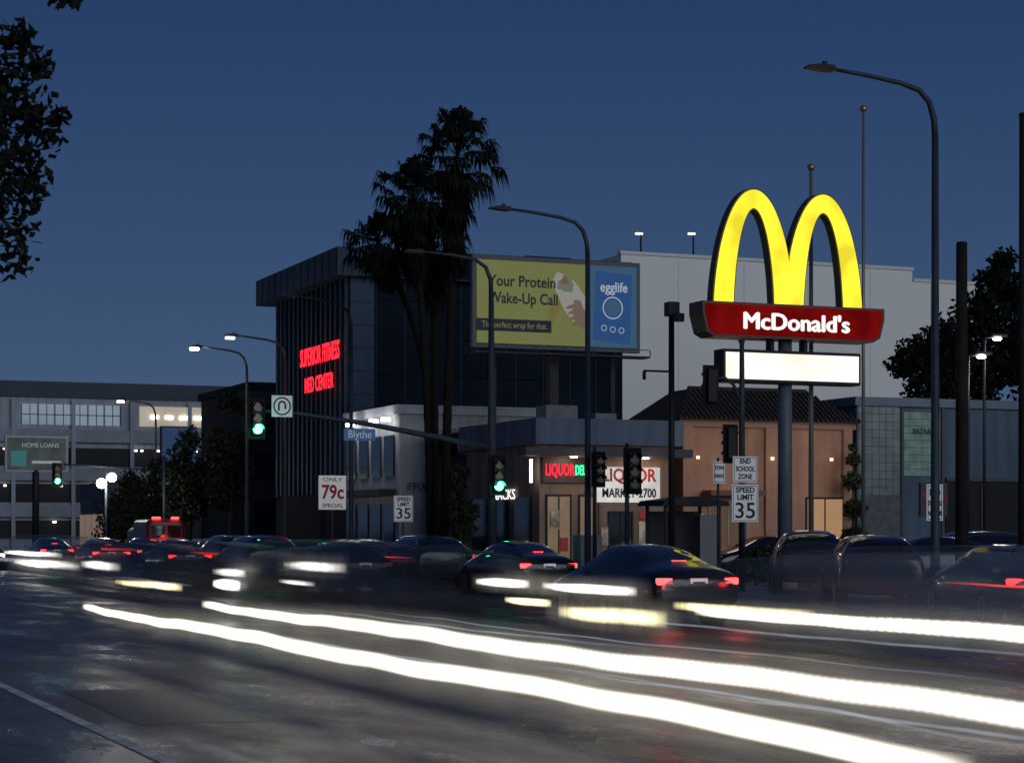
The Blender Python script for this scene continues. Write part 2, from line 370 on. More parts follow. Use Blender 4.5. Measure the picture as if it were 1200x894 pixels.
box('reader_board_face',-2.09,2.09,-.275,-.255,5.86,6.58,E('reader_board_white',(1,.95,.80),1.35,1,1,.75),g)
boxes('reader_rails',[(-2.09,2.09,-.282,-.277,z,z+.006) for z in (6.09,6.33)],M('rail',(.7,.7,.62),.4,emit=(1,.96,.84),es=.5),g)
boxes('brackets',[(-.6,-.5,-.1,.2,6.68,6.97),(.45,.55,-.1,.2,6.68,6.97)],dark,g)

# ------------------------------------------------------------ buildings
def facade_windows(name,parent,xs,z0,z1,y,mat,frame=None,depth=.12):
    boxes(name+'_glass',[(a,b,y-.03,y-.005,z0,z1) for a,b in xs],mat,parent)
    if frame:
        L=[]
        for a,b in xs:
            L+=[(a-.06,a,y-.07,y-.004,z0,z1),(b,b+.06,y-.07,y-.004,z0,z1),(a-.06,b+.06,y-.08,y-.004,z1+.001,z1+.08),(a-.06,b+.06,y-.1,y-.004,z0-.08,z0-.001),((a+b)/2-.025,(a+b)/2+.025,y-.06,y-.031,z0,z1)]
        boxes(name+'_frames',L,frame,parent)
glassD=M('glass_dark',(.010,.015,.022),.08,0,spec=.8)
glassT=M('glass_tower_dark',(.004,.010,.020),.6,0,spec=.06,noise=.3,scale=.4)
g=group('office_building',(0,0,0))
body=M('office_dark_cladding',(.008,.015,.026),.8,noise=.2,scale=.5,spec=.08)
box('walls',30,44.4,93.6,106.6,0,15.0,body,g)
boxes('side_glass',[(31.3+1.45*i,31.3+1.45*i+1.38,93.53,93.59,3.8+1.82*j,3.8+1.82*j+1.72) for i in range(9) for j in range(6)],glassT,g)
boxes('side_mullions',[(31.24+1.45*i,31.28+1.45*i,93.46,93.595,3.7,13.9) for i in range(10)],M('mullion',(.022,.035,.055),.6,.2,spec=.2),g)
boxes('street_fins',[(29.8,29.995,93.7+.8*i,93.9+.8*i,3.6,13.9) for i in range(16)],M('fin_blue_grey',(.028,.058,.10),.6,.1,spec=.2),g)
boxes('street_glass',[(29.94,29.99,93.95+.8*i,94.45+.8*i,4+1.8*j,5.6+1.8*j) for i in range(16) for j in range(6)],M('street_glass_blue',(.006,.018,.04),.3,0,spec=.3),g)
prism('roof_overhang',[(29.15,13.9),(44.6,13.9),(44.6,15.25),(29.15,15.25)],92.9,107.5,M('fascia_blue_grey',(.032,.058,.092),.6,noise=.15,scale=.4,spec=.2),g)
boxes('fascia_joints',[(29.12,29.147,93+1.2*i,93.04+1.2*i,13.9,15.2) for i in range(13)],dark,g)
box('soffit_panel',31.3,44.5,92.87,92.897,13.95,15.2,M('parapet_dark',(.006,.011,.02),.8,noise=.2,spec=.08),g)
boxes('corner_panel',[(29.95,31.15,93.4,93.55,3.7,13.88)],M('corner_panel_grey',(.03,.055,.09),.6,noise=.15,spec=.2),g)
boxes('corner_panel_joints',[(29.95,31.15,93.37,93.398,3.9+1.1*i,3.93+1.1*i) for i in range(9)],dark,g)
tube('roof_tank',[(40.5,97,15.3),(43,97,15.3)],.6,dark,g)
neon=E('neon_red',(1,.02,.04),1.9)
boxes('sign_rails',[(29.62,29.75,94,100.6,10.2,10.26),(29.62,29.75,94,100.6,10.9,10.96),(29.62,29.75,94.8,99.8,9.1,9.16)],M('sign_backer_dark',(.03,.008,.01),.5),g)
text('neon_letters','SUPERIOR FITNESS',(29.55,97.2,10.45),1.25,neon,g,face='-X',width=6.6,bold=.02)
text('neon_letters_low','MED CENTER',(29.55,97.3,9.05),1.05,neon,g,face='-X',width=4.8,bold=.02)
g=group('shop_building',(0,0,0))
stucco=M('white_stucco',(.42,.43,.43),.8,noise=.15,scale=.7,bump=.2,streak=.3)
box('walls',29.5,37,85,92.6,0,6.9,stucco,g)
box('parapet',29.35,37.2,84.85,92.7,6.903,7.3,M('parapet_light',(.42,.44,.46),.7,noise=.1),g)
boxes('street_windows',[(29.42,29.48,85.6+1.8*i,86.9+1.8*i,4.2,6.0) for i in range(4)]+[(29.42,29.48,85.6+1.8*i,86.9+1.8*i,.8,3.0) for i in range(4)],glassD,g)
boxes('side_windows',[(31+2.1*i,32.2+2.1*i,84.93,84.98,4.4,5.8) for i in range(3)]+[(31+2.1*i,32.6+2.1*i,84.93,84.98,.7,2.9) for i in range(3)],glassD,g)
boxes('awning',[(28.6,29.34,85,92,3.3,3.6)],M('awning_dark',(.03,.03,.04),.7),g)
boxes('wall_light_fixtures',[(28.9,29.3,85.6+1.7*i,85.75+1.7*i,6.6,6.75) for i in range(4)],E('fixture_white',(1,.98,.95),8),g)
for i in range(3): pointlight('wall_light',(28.75,86.2+2.4*i,6.5),30,(.95,.97,1),.2,g)
text('wall_lettering','STUDIO',(30.6,84.8,3.7),.45,ink,g)
g=group('canopy_shed',(0,0,0))
prism('roof',[(30.5,6.1),(36,5.4),(36,5.2),(30.5,5.9)],78,84,M('sheet_metal',(.13,.15,.17),.6,.2,noise=.2),g)
boxes('posts',[(30.6,30.75,78.1,78.25,.12,5.85),(35.7,35.85,78.1,78.25,.12,5.2)],dark,g)
box('back_wall',30.5,36,83.6,83.8,.12,5.1,M('shed_wall',(.07,.08,.09),.7),g)

g=group('liquor_store',(0,0,0))
tan=M('tan_stucco',(.26,.17,.125),.85,noise=.2,scale=.8,bump=.3,streak=.35)
box('walls',29.2,34.7,68.6,76,.1,4.9,tan,g)
box('parapet',28.95,34.95,68.35,76.2,4.903,5.85,M('parapet_grey',(.12,.155,.215),.8,noise=.15,scale=.8,streak=.3),g)
box('canopy',28.2,34.9,67.5,68.34,4.45,4.75,M('canopy_dark',(.04,.04,.05),.6),g)
box('shop_fascia',29.3,31.1,68.5,68.597,3.5,4.4,M('fascia_dark',(.04,.02,.02),.5),g)
text('neon_market','LIQUOR',(29.95,68.46,3.95),.6,neon,g,width=1.15,bold=.01)
text('neon_green','DELI',(30.8,68.46,3.95),.5,E('neon_green',(.05,1,.35),2.2),g,width=.45,bold=.01)
box('big_sign_panel',31.45,34.0,68.42,68.57,2.8,4.1,E('liquor_panel_white',(1,.97,.92),.7,1,2,.75),g)
text('big_sign_top','LIQUOR',(32.72,68.4,3.78),.66,M('sign_red_bright',(.45,.01,.02),.5),g,width=2.2,bold=.015)
text('big_sign_low','MARKET-2700',(32.72,68.4,3.13),.46,ink,g,width=2.2,bold=.01)
facade_windows('shop',g,[(29.5,30.4),(30.8,31.5)],.7,3.0,68.6,M('glass_warm_lit',(.05,.04,.03),.1,emit=(1,.62,.32),es=.14,noise=.5),dark)
facade_windows('door',g,[(32.0,32.9)],.14,2.4,68.6,glassD,dark)
boxes('posters',[(33.2,33.7,68.55,68.59,1.2,2.1),(33.85,34.4,68.55,68.59,1.0,2.2),(31.65,31.95,68.55,68.59,1.2,1.9),(29.6,29.95,68.5,68.56,1.8,2.5),(30.9,31.3,68.5,68.56,.9,1.6)],M('poster_mixed',(.5,.42,.3),.6,noise=.8,scale=3),g)
boxes('poster_red',[(33.2,33.7,68.55,68.59,2.2,2.5),(30.0,30.3,68.5,68.56,1.0,1.5)],redink,g)
boxes('street_windows',[(29.12,29.18,69.3+2.2*i,70.8+2.2*i,.7,3.0) for i in range(3)],glassD,g)
box('corner_light_tube',28.85,28.93,68.6,68.7,3.5,4.35,E('tube_white',(1,.97,1),4),g)
text('street_lettering','SNACKS',(29.1,72.0,3.1),.55,E('sign_white_soft',(1,1,1),1.1),g,face='-X',width=2.6)
for i,x in enumerate((30.3,33.2)):
    cyl('ceiling_light',(x,68.0,4.42),.12,.04,'z',warmE,g); pointlight('canopy_light',(x,67.4,4.1),20,(1,.72,.5),.15,g)
boxes('roof_units',[(30.5,31.8,71,72,5.86,6.5),(33,33.9,72,73,5.86,6.3)],M('hvac_grey',(.12,.13,.14),.6,noise=.2),g)

g=group('restaurant_building',(0,0,0))
peach=M('peach_stucco',(.42,.225,.15),.85,noise=.15,scale=.8,bump=.3,streak=.25)
X0,X1,Y0,Y1=35.7,43.2,70,74.6
box('walls',X0,X1,Y0,Y1,.1,5.75,peach,g)
box('cornice',X0-.15,X1+.15,Y0-.15,Y1+.15,5.753,6.0,M('cornice_peach',(.3,.19,.14),.8),g)
tile=M('roof_tile_brown',(.055,.042,.036),.85,noise=.3,scale=4,spec=.2)
a,b,c,d=X0-.3,X1+.3,Y0-.4,Y1+.4
addmesh('roof_slope',[(a,c,6.003),(b,c,6.003),(b,d,6.003),(a,d,6.003),(a+1.4,c+2,7.3),(b-1.4,c+2,7.3),(b-1.4,d-2,7.3),(a+1.4,d-2,7.3)],[(0,1,5,4),(1,2,6,5),(2,3,7,6),(3,0,4,7),(4,5,6,7),(3,2,1,0)],tile,g)
V=[];F=[]
for i in range(38):
    x=a+.1+(b-a-.2)*i/37
    f=min(1,(x-a)/1.4,(b-x)/1.4); f=max(f,.05)
    v,f_=tube_data([(x,c-.02,6.04),(x,c+2*f,6.04+1.3*f)],.06,6,len(V)); V+=v;F+=f_
addmesh('tile_rows',V,F,tile,g)
tube('ridge_cap',[(a+1.4,c+2,7.34),(b-1.4,c+2,7.34)],.09,tile,g)
warmglass=M('glass_warm_shop',(.05,.03,.02),.1,emit=(1,.58,.3),es=.35,noise=.5,scale=2)
facade_windows('dining',g,[(41.2,42.8)],1.3,3.0,Y0,warmglass,dark)
facade_windows('entrance',g,[(36.9,38.5)],.2,2.9,Y0,M('glass_dim_warm',(.04,.03,.02),.1,emit=(1,.6,.35),es=.07,noise=.4),M('frame_light',(.3,.28,.25),.5))
boxes('pilasters',[(X0,X0+.4,Y0-.14,Y0-.003,.12,5.75),(39.3,39.8,Y0-.14,Y0-.003,.12,5.75),(X1-.4,X1,Y0-.14,Y0-.003,.12,5.75)],M('pilaster_peach',(.36,.2,.14),.85,noise=.1),g)
box('base_course',X0+.41,39.29,Y0-.05,Y0-.003,.12,.195,conc,g)
box('door_canopy',36.5,38.9,Y0-.9,Y0-.15,3.1,3.3,M('canopy_brown',(.12,.06,.04),.7),g)
for x in (36.3,39.55,42.2):
    box('wall_lamp',x-.05,x+.05,Y0-.26,Y0-.15,4.5,4.62,E('lamp_warm_soft',(1,.75,.5),1.5),g); pointlight('wall_lamp_light',(x,Y0-2.4,4.4),28,(1,.78,.6),.5,g)
box('menu_panel',36.05,36.6,Y0-.05,Y0-.003,1.5,2.4,white_p,g)

g=group('tiled_shop_building',(0,0,0))
Y=71
box('walls',44.1,64,Y,81,.1,6.8,M('blue_grey_wall',(.07,.115,.165),.8,noise=.15,scale=.6,streak=.3),g)
box('parapet',43.95,64.1,Y-.15,81.1,6.803,7.15,M('parapet_bluegrey',(.12,.165,.21),.8,noise=.1),g)
tm=M('wall_tile',(.13,.16,.17),.4,noise=.45,scale=1.3)
boxes('pier_tiles',[(44.15+.33*i,44.15+.33*i+.31,Y-.03,Y-.004,3.2+.33*j,3.2+.33*j+.31) for i in range(6) for j in range(11)],tm,g)
gb=M('glass_block_lit',(.09,.14,.13),.3,emit=(.5,.9,.75),es=.05,noise=.6,scale=2.2)
boxes('glass_blocks',[(46.3+.29*i,46.3+.29*i+.27,Y-.04,Y-.004,4.0+.29*j,4.0+.29*j+.27) for i in range(6) for j in range(9)],gb,g)
boxes('trim',[(46.16,46.28,Y-.08,Y-.004,.2,6.8),(48.1,48.22,Y-.08,Y-.004,.2,6.8)],M('trim_dark',(.04,.05,.05),.6),g)
box('shop_recess',48.3,63.9,Y-.06,Y-.004,.2,3.8,M('shutter_dark',(.014,.016,.018),.7,spec=.2),g)
box('band_trim',48.3,64,Y-.12,Y-.004,3.803,3.95,M('trim_dark',(.05,.06,.06),.6),g)
box('pier_base',44.1,46.15,Y-.03,Y-.004,.12,3.18,M('base_grey',(.07,.085,.095),.7,noise=.3),g)
text('old_lettering','BAZAAR',(47.2,Y-.1,5.8),.32,dark,g,width=1.0)
boxes('shop_mullions',[(50+2.2*i,50.08+2.2*i,Y-.12,Y-.062,.2,3.7) for i in range(6)],MC['trim_dark'],g)

g=group('warehouse_building',(0,0,0))
pale=M('pale_concrete',(.84,.83,.78),.85,noise=.03,scale=.12)
box('walls',53.6,74.5,113.2,140,0,18.7,pale,g)
box('step_wall',74.503,79.5,113.2,140,0,18.0,pale,g)
boxes('coping',[(53.5,74.55,113.1,113.5,18.703,18.9),(74.56,79.6,113.1,113.5,18.003,18.2)],M('coping',(.7,.7,.66),.8),g)
boxes('panel_joints',[(57.5+4.6*i,57.53+4.6*i,113.17,113.197,0,18.6) for i in range(5)],M('joint',(.68,.68,.64),.8),g)
for (x,h) in ((56.3,20.4),(60.0,20.6)):
    tube('roof_light_post',[(x,116,18.7),(x,116,h)],.06,dark,g); box('roof_light_head',x-.35,x+.1,115.9,116.1,h,h+.12,E('roof_lamp',(1,.97,.9),1.6),g)

g=group('parking_structure',(0,0,0))
fw=M('far_white_wall',(.34,.37,.41),.8,noise=.1,scale=.3,streak=.25)
box('walls',22,54,182,215,0,13.6,fw,g)
box('roof_band',21.8,54.2,181.8,215.2,13.603,15.0,M('roof_band_dark',(.035,.05,.07),.7),g)
boxes('upper_windows',[(28.2+1.45*i,28.2+1.45*i+1.37,181.9,181.99,11.2,13.0) for i in range(6)],M('far_glass',(.06,.08,.1),.1,emit=(.55,.75,.95),es=.2,noise=.6,scale=.6),g)
boxes('upper_mullions',[(28.2+.725*i,28.26+.725*i,181.85,181.897,11.2,13.0) for i in range(13)]+[(28.2,36.9,181.84,181.847,12.05,12.12)],dark,g)
boxes('deck_openings',[(22.5+5.2*i,22.5+5.2*i+4.9,181.9,181.99,z,z+1.6) for i in range(6) for z in (1.2,4.4,7.6)],M('opening_dark',(.014,.016,.02),.8),g)
rr=random.Random(3)
boxes('deck_lights',[(39.6+1.3*i,40.3+1.3*i,181.7,181.84,11.9,12.2) for i in range(4)]+[(x,x+.22,181.45,181.49,z,z+.14) for x in [rr.uniform(25,50) for _ in range(22)] for z in [rr.choice((8.95,5.75,2.6))]],E('deck_lamp',(1,.9,.72),6),g)
box('lit_bay',38.6,44.5,181.85,181.95,11.2,13.0,M('lit_bay',(.3,.28,.25),.6,emit=(1,.86,.66),es=.3,noise=.5,scale=.5),g)
boxes('spandrels',[(22,54,181.6,181.8,z,z+1.1) for z in (3.1,6.3,9.7)],M('spandrel_grey',(.25,.28,.31),.8,noise=.15,scale=.4),g)
boxes('columns',[(22.1+5.2*i,22.45+5.2*i,181.5,181.59,0,13.5) for i in range(7)],fw,g)
g=group('office_block',(0,0,0))
box('walls',31.6,37.8,118,130,0,10.2,M('dark_green_wall',(.02,.036,.042),.8,noise=.2,spec=.15),g)
boxes('windows',[(31.9+1.5*i,33.0+1.5*i,117.93,117.99,2+2.8*j,3.6+2.8*j) for i in range(4) for j in range(3)],glassT,g)
box('parapet',31.4,38,117.8,130.2,10.203,10.6,body,g)
g=group('low_shops',(0,0,0))
box('walls',27.5,31,140,150,0,5.2,M('shop_grey',(.12,.12,.13),.8,noise=.3,scale=.5),g)
boxes('shopfronts',[(27.42,27.49,141+2.3*i,142.9+2.3*i,.6,3.0) for i in range(4)],MC['glass_warm_lit'],g)
boxes('front_windows',[(28+1*i,28.8+1*i,139.93,139.99,.7,3) for i in range(3)],MC['glass_warm_lit'],g)
box('shop_sign',28.2,30.6,139.8,139.95,3.6,4.4,M('low_sign',(.4,.4,.42),.5,emit=(.8,.9,1),es=.25,noise=.7,scale=2),g)

g=group('billboard',(24.3,150,0)); tube('post',[(0,.1,0),(0,.1,8)],.25,dark,g)
box('frame',-2.2,2.3,-.1,.3,6.1,8.7,M('frame_far',(.4,.42,.44),.6),g); box('panel',-2.05,2.15,-.14,-.105,6.25,8.55,M('billboard_far',(.05,.07,.06),.6,emit=(.3,.4,.35),es=.06,noise=.95,scale=1.2),g); text('lettering','HOME LOANS',(.3,-.18,8.0),.45,white_p,g,width=2.6); box('logo_block',-1.8,-.7,-.17,-.145,6.5,7.6,M('billboard_teal',(.04,.2,.2),.5,emit=(.1,.6,.6),es=.1),g); box('lower_text',-.3,1.8,-.17,-.145,6.7,6.9,white_p,g)
g=group('billboard',(34.8,150,0)); tube('post',[(0,.1,0),(0,.1,8)],.25,dark,g)
box('frame',-1.4,1.3,-.1,.3,6.7,9.6,dark,g); box('panel',-1.3,1.2,-.14,-.105,6.8,9.5,M('billboard_blue',(.02,.06,.16),.5,emit=(.05,.15,.5),es=.08,noise=.3,scale=.6),g)

# ------------------------------------------------------------ main billboard
g=group('billboard',(34.0,77.9,0))
boxes('support_posts',[(-.2,.2,.4,.8,0,9.6),(-2.8,-2.6,.4,.6,5,9.6),(2.6,2.8,.4,.6,5,9.6)],dark,g)
box('frame',-3.8,3.8,.05,.3,9.25,13.05,M('billboard_frame',(.06,.07,.07),.5),g,.02)
box('catwalk',-3.9,3.9,-.7,.0,8.98,9.06,dark,g)
boxes('rail',[(-3.9,3.9,-.7,-.67,9.3,9.33)]+[(-3.9+1.3*i,-3.87+1.3*i,-.7,-.67,9.06,9.3) for i in range(7)],dark,g)
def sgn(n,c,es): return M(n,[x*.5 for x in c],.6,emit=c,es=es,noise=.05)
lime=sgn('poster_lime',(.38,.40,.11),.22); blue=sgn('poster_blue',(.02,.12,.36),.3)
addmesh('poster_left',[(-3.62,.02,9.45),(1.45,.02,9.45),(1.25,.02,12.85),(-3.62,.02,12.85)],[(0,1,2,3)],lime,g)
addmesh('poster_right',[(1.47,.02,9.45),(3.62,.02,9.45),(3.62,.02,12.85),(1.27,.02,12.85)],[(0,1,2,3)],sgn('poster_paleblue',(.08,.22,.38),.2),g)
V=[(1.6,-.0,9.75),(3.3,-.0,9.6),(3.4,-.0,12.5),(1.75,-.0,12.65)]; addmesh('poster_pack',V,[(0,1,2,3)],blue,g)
def ell(n,cx,cz,rx,rz,ang,y,mat,seed=1,wob=.06):
    V=[];k=36
    for i in range(k):
        t=2*math.pi*i/k; rr=1+wob*math.sin(3*t+seed)+wob*.6*math.sin(7*t+seed*2)
        x=rx*rr*math.cos(t); z=rz*rr*math.sin(t); V.append((cx+x*math.cos(ang)-z*math.sin(ang),y,cz+x*math.sin(ang)+z*math.cos(ang)))
    addmesh(n,V,[tuple(range(k))],mat,g)
ring('poster_swirl',(.6,10.4),.75,1.1,.014,sgn('poster_gold',(.42,.34,.06),.2),g,30,R(40),R(190))
cream=sgn('poster_cream',(.55,.52,.46),.3)
ell('poster_wrap',.62,11.4,.55,1.2,R(32),.008,cream,2)
ell('poster_filling',.36,12.0,.36,.34,R(20),.002,sgn('poster_green',(.3,.34,.2),.25),5,.16)
ell('poster_filling_2',.3,12.15,.16,.16,0,-.003,sgn('poster_tomato',(.4,.2,.12),.2),3,.2)
ell('poster_hand',1.0,10.75,.3,.62,R(20),-.004,sgn('poster_skin',(.32,.21,.15),.28),4,.1)
for i in range(4): ell('poster_finger',.66+.09*i,11.1-.22*i,.32,.08,R(18),-.009-.002*i,MC['poster_skin'],i,.03)
navy=M('poster_navy',(.01,.015,.04),.6)
text('poster_text','Your Protein',(-3.1,.0,12.0),.64,navy,g,ext=.003,bold=.010,align='LEFT',width=3.0)
text('poster_text_2','Wake-Up Call',(-3.1,.0,11.3),.64,navy,g,ext=.003,bold=.010,align='LEFT',width=3.1)
box('poster_strip',-3.62,-.3,.0,.015,9.95,10.45,navy,g)
text('poster_text_3','The perfect wrap for that.',(-3.4,-.005,10.2),.36,lime,g,ext=.003,align='LEFT',width=2.9)
pw=sgn('poster_white',(.8,.85,.9),.3)
text('pack_text','egglife',(2.55,-.012,11.95),.58,pw,g,ext=.003,bold=.008,width=1.25)
ring('pack_ring',(2.5,11.1),.42,.47,-.01,pw,g); ell('pack_disc',2.5,11.1,.34,.34,0,-.01,MC['poster_paleblue'],2,.02); ring('pack_ring_2',(2.1,10.25),.1,.13,-.01,pw,g); ring('pack_ring_3',(2.5,10.2),.1,.13,-.01,pw,g); ring('pack_ring_4',(2.9,10.17),.1,.13,-.01,pw,g)

# ------------------------------------------------------------ bus shelter etc
g=group('bus_shelter',(27.2,53.2,0))
boxes('posts',[(-.9,-.82,-.6,-.52,.13,2.45),(.82,.9,-.6,-.52,.13,2.45),(-.9,-.82,.6,.68,.13,2.45),(.82,.9,.6,.68,.13,2.45)],dark,g)
prism('roof',[(-1.1,2.45),(1.1,2.45),(1.0,2.6),(0,2.72),(-1.0,2.6)],-.8,.85,dark,g)
boxes('back_panel',[(-.8,.8,.63,.65,.5,2.3)],M('shelter_panel',(.02,.024,.028),.4,spec=.2),g)
boxes('bench',[(-.75,.75,.1,.5,.52,.57),(-.65,-.6,.15,.45,.13,.519),(.6,.65,.15,.45,.13,.519)],pole_m,g)
box('ad_panel',.84,.88,-.5,.58,.5,2.2,M('ad_case',(.05,.06,.08),.3,emit=(.7,.75,.9),es=.06,noise=.6),g)
g=group('litter_bin',(26.5,55.5,0)); tube('bin',[(0,0,.13),(0,0,.95),(0,0,1.1)],[.26,.28,.18],dark,g,14); tube('rim',[(0,0,.93),(0,0,.99)],.3,pole_m,g,14)
g=group('utility_cabinet',(27.9,61.5,0)); box('case',-.4,.4,-.3,.3,.15,1.6,M('cabinet_grey',(.14,.155,.16),.6,noise=.2),g,.03); box('plinth',-.45,.45,-.35,.35,.13,.2,conc,g)
g=group('parking_lot_lamp',(44.9,64.5,0)); g2=group('parking_lot_lamp',(46.9,66.3,0))
tube('pole',[(0,0,.12),(0,0,8.3)],.06,dark,g); tube('pole',[(0,0,.12),(0,0,9.2)],.06,dark,g2)
for gg,zz in ((g,8.3),(g2,9.2)):
    tube('arm',[(0,0,zz),(.5,0,zz+.05)],.04,dark,gg); box('fixture',.25,.95,-.2,.2,zz+.06,zz+.16,dark,gg); ball('lamp',(.6,0,zz-.02),.12,whiteE,gg,(1.6,1,.6))
    pointlight('lamp_glow',(.6,-.3,zz-.4),60,(1,.95,.85),.2,gg)

# ------------------------------------------------------------ foliage
def leaves(name,clusters,n,size,mat,parent,squash=.85):
    tot=[]
    wts=np.array([c[3]**2 for c in clusters]); wts/=wts.sum()
    for c,wt in zip(clusters,wts):
        k=max(20,int(n*wt)); d=np.random.normal(size=(k,3)); d/=np.linalg.norm(d,axis=1)[:,None]
        r=c[3]*(np.random.rand(k)**.45)*(1+.25*np.sin(d[:,0]*5+c[0])*np.cos(d[:,2]*6+c[2]))
        p=d*r[:,None]*np.array([1,1,squash])+np.array(c[:3])
        a=np.random.normal(size=(k,3)); a/=np.linalg.norm(a,axis=1)[:,None]
        b=np.cross(a,np.random.normal(size=(k,3))); b/=np.linalg.norm(b,axis=1)[:,None]
        s=size*(.55+.9*np.random.rand(k))[:,None]
        tot.append(np.stack([p-a*s,p+b*s*.5-a*s*.1,p+a*s,p-b*s*.5-a*s*.1],1).reshape(-1,3))
    V=np.concatenate(tot); nf=len(V)//4
    return addmesh(name,V.tolist(),[(4*i,4*i+1,4*i+2,4*i+3) for i in range(nf)],mat,parent)
def tree(name,base,limbs,clusters,n,size,trunk_r=.2,mat=leaf):
    g=group(name,base); bx,by,bz=base
    V=[];F=[]
    for pts,r0,r1 in limbs:
        m=len(pts); rr=[r0+(r1-r0)*i/(m-1) for i in range(m)]
        v,f=tube_data([(p[0]-bx,p[1]-by,p[2]-bz) for p in pts],rr,8,len(V)); V+=v;F+=f
    addmesh('trunk_and_limbs',V,F,bark,g,smooth=True)
    leaves('foliage',[(c[0]-bx,c[1]-by,c[2]-bz,c[3]) for c in clusters],n,size,mat,g)
    return g
tree('sycamore_tree',(.0,19.2,0),
 [([(0,19.2,.1),(.1,19.2,2.5),(.3,19.1,4.2),(.2,19.2,6.5)],.24,.12),
  ([(.3,19.1,4.2),(1.5,18.8,5.2),(2.5,18.4,5.5),(3.05,18.25,5.25)],.09,.012),
  ([(1.5,18.8,5.2),(2.3,18.5,4.9),(2.85,18.3,4.2),(2.8,18.3,3.95)],.04,.006),
  ([(1.5,18.8,5.2),(2.3,18.5,5.8),(3.0,18.3,5.9)],.04,.01),
  ([(.2,19.2,6.3),(1.5,18.8,6.9),(2.6,18.3,6.6),(3.3,18.1,6.32)],.06,.01)],
 [(2.78,18.35,6.0,.22),(2.95,18.3,5.78,.2),(2.75,18.4,5.6,.28),(2.92,18.3,5.34,.3),(3.13,18.2,5.28,.16),(3.05,18.2,5.12,.16),(2.82,18.35,4.95,.28),(3.0,18.3,4.72,.14),(2.82,18.3,4.6,.24),(2.8,18.3,4.3,.2),(2.8,18.35,4.02,.17),(2.5,18.4,4.6,.3),
  (2.45,18.4,5.3,.4),(3.1,18.1,6.34,.12),(3.25,18.1,6.32,.08),(2.9,18.15,6.45,.14),(1.8,18.7,6.2,.8),(1.2,18.8,5.2,.7),(.3,19.2,7.2,1.3),(1.2,19,7.6,1.0),(2.2,18.6,7.3,.6),(-.8,19.3,6.3,1.1)],9500,.062,mat=leafn)
tree('ficus_tree',(57,82,0),
 [([(57,82,.1),(57,82,4),(56.6,82,8)],.35,.2),([(57,82,5),(57.9,82,9),(58,82,12.5)],.2,.08)],
 [(53.6,82,9.6,.9),(54.5,82,10.2,1.2),(55.3,82,8.7,1.6),(56.2,82,10.8,1.4),(57.6,81.5,12,1.5),(58.2,81.2,13.6,1.1),(58.4,81,14.6,.7),(59.6,81,12.7,1.4),(59.3,81,10.2,2.0),(57,82,9,2.0),(61.2,81,11.6,1.8),(61.4,81,8.8,2)],15000,.17,mat=leafn)
tree('cypress_tree',(42.7,69,0),[([(42.7,69,.1),(42.7,69,4.5)],.1,.03)],[(42.7,69,1.5,.5),(42.75,69,2.6,.45),(42.7,69,3.7,.42),(42.7,69,4.5,.3),(42.7,69,5.0,.18)],3200,.08)
def street_tree(X,Y,h,r,n=4500,s=.16):
    cl=[]
    for i in range(11):
        t=random.random(); a=random.random()*6.28; rr=r*random.uniform(.2,.62)*(1-.4*t)
        cl.append((X+rr*math.cos(a),Y+rr*math.sin(a),h*(.34+.54*t),r*random.uniform(.42,.62)*(1-.35*t)))
    cl.append((X,Y,h*.9,r*.4)); cl.append((X,Y,h*.6,r*.7))
    tree('street_tree',(X,Y,0),[([(X,Y,.1),(X+.1,Y,h*.4),(X,Y,h*.75)],.16,.06),([(X,Y,h*.35),(X+r*.5,Y,h*.6)],.08,.03),([(X,Y,h*.35),(X-r*.5,Y,h*.62)],.08,.03)],cl,n,s)
street_tree(28.6,111,9.9,2.0); street_tree(28.2,119,8.0,2.1); street_tree(27.8,134,5.6,2.4,3500); street_tree(31.5,150,6,2.6,3500); street_tree(27.3,71.4,4.4,.75,2200,.1)
street_tree(28.3,127,6.4,2.0,3500); street_tree(26.5,128,4.6,1.8,3000)
tree('agave_shrub',(29.3,52.7,0),[([(29.3,52.7,.1),(29.3,52.7,.7)],.06,.02)],[(29.3,52.7,.8,.5),(29.8,52.8,.6,.45),(28.9,52.8,.55,.4)],1400,.16)
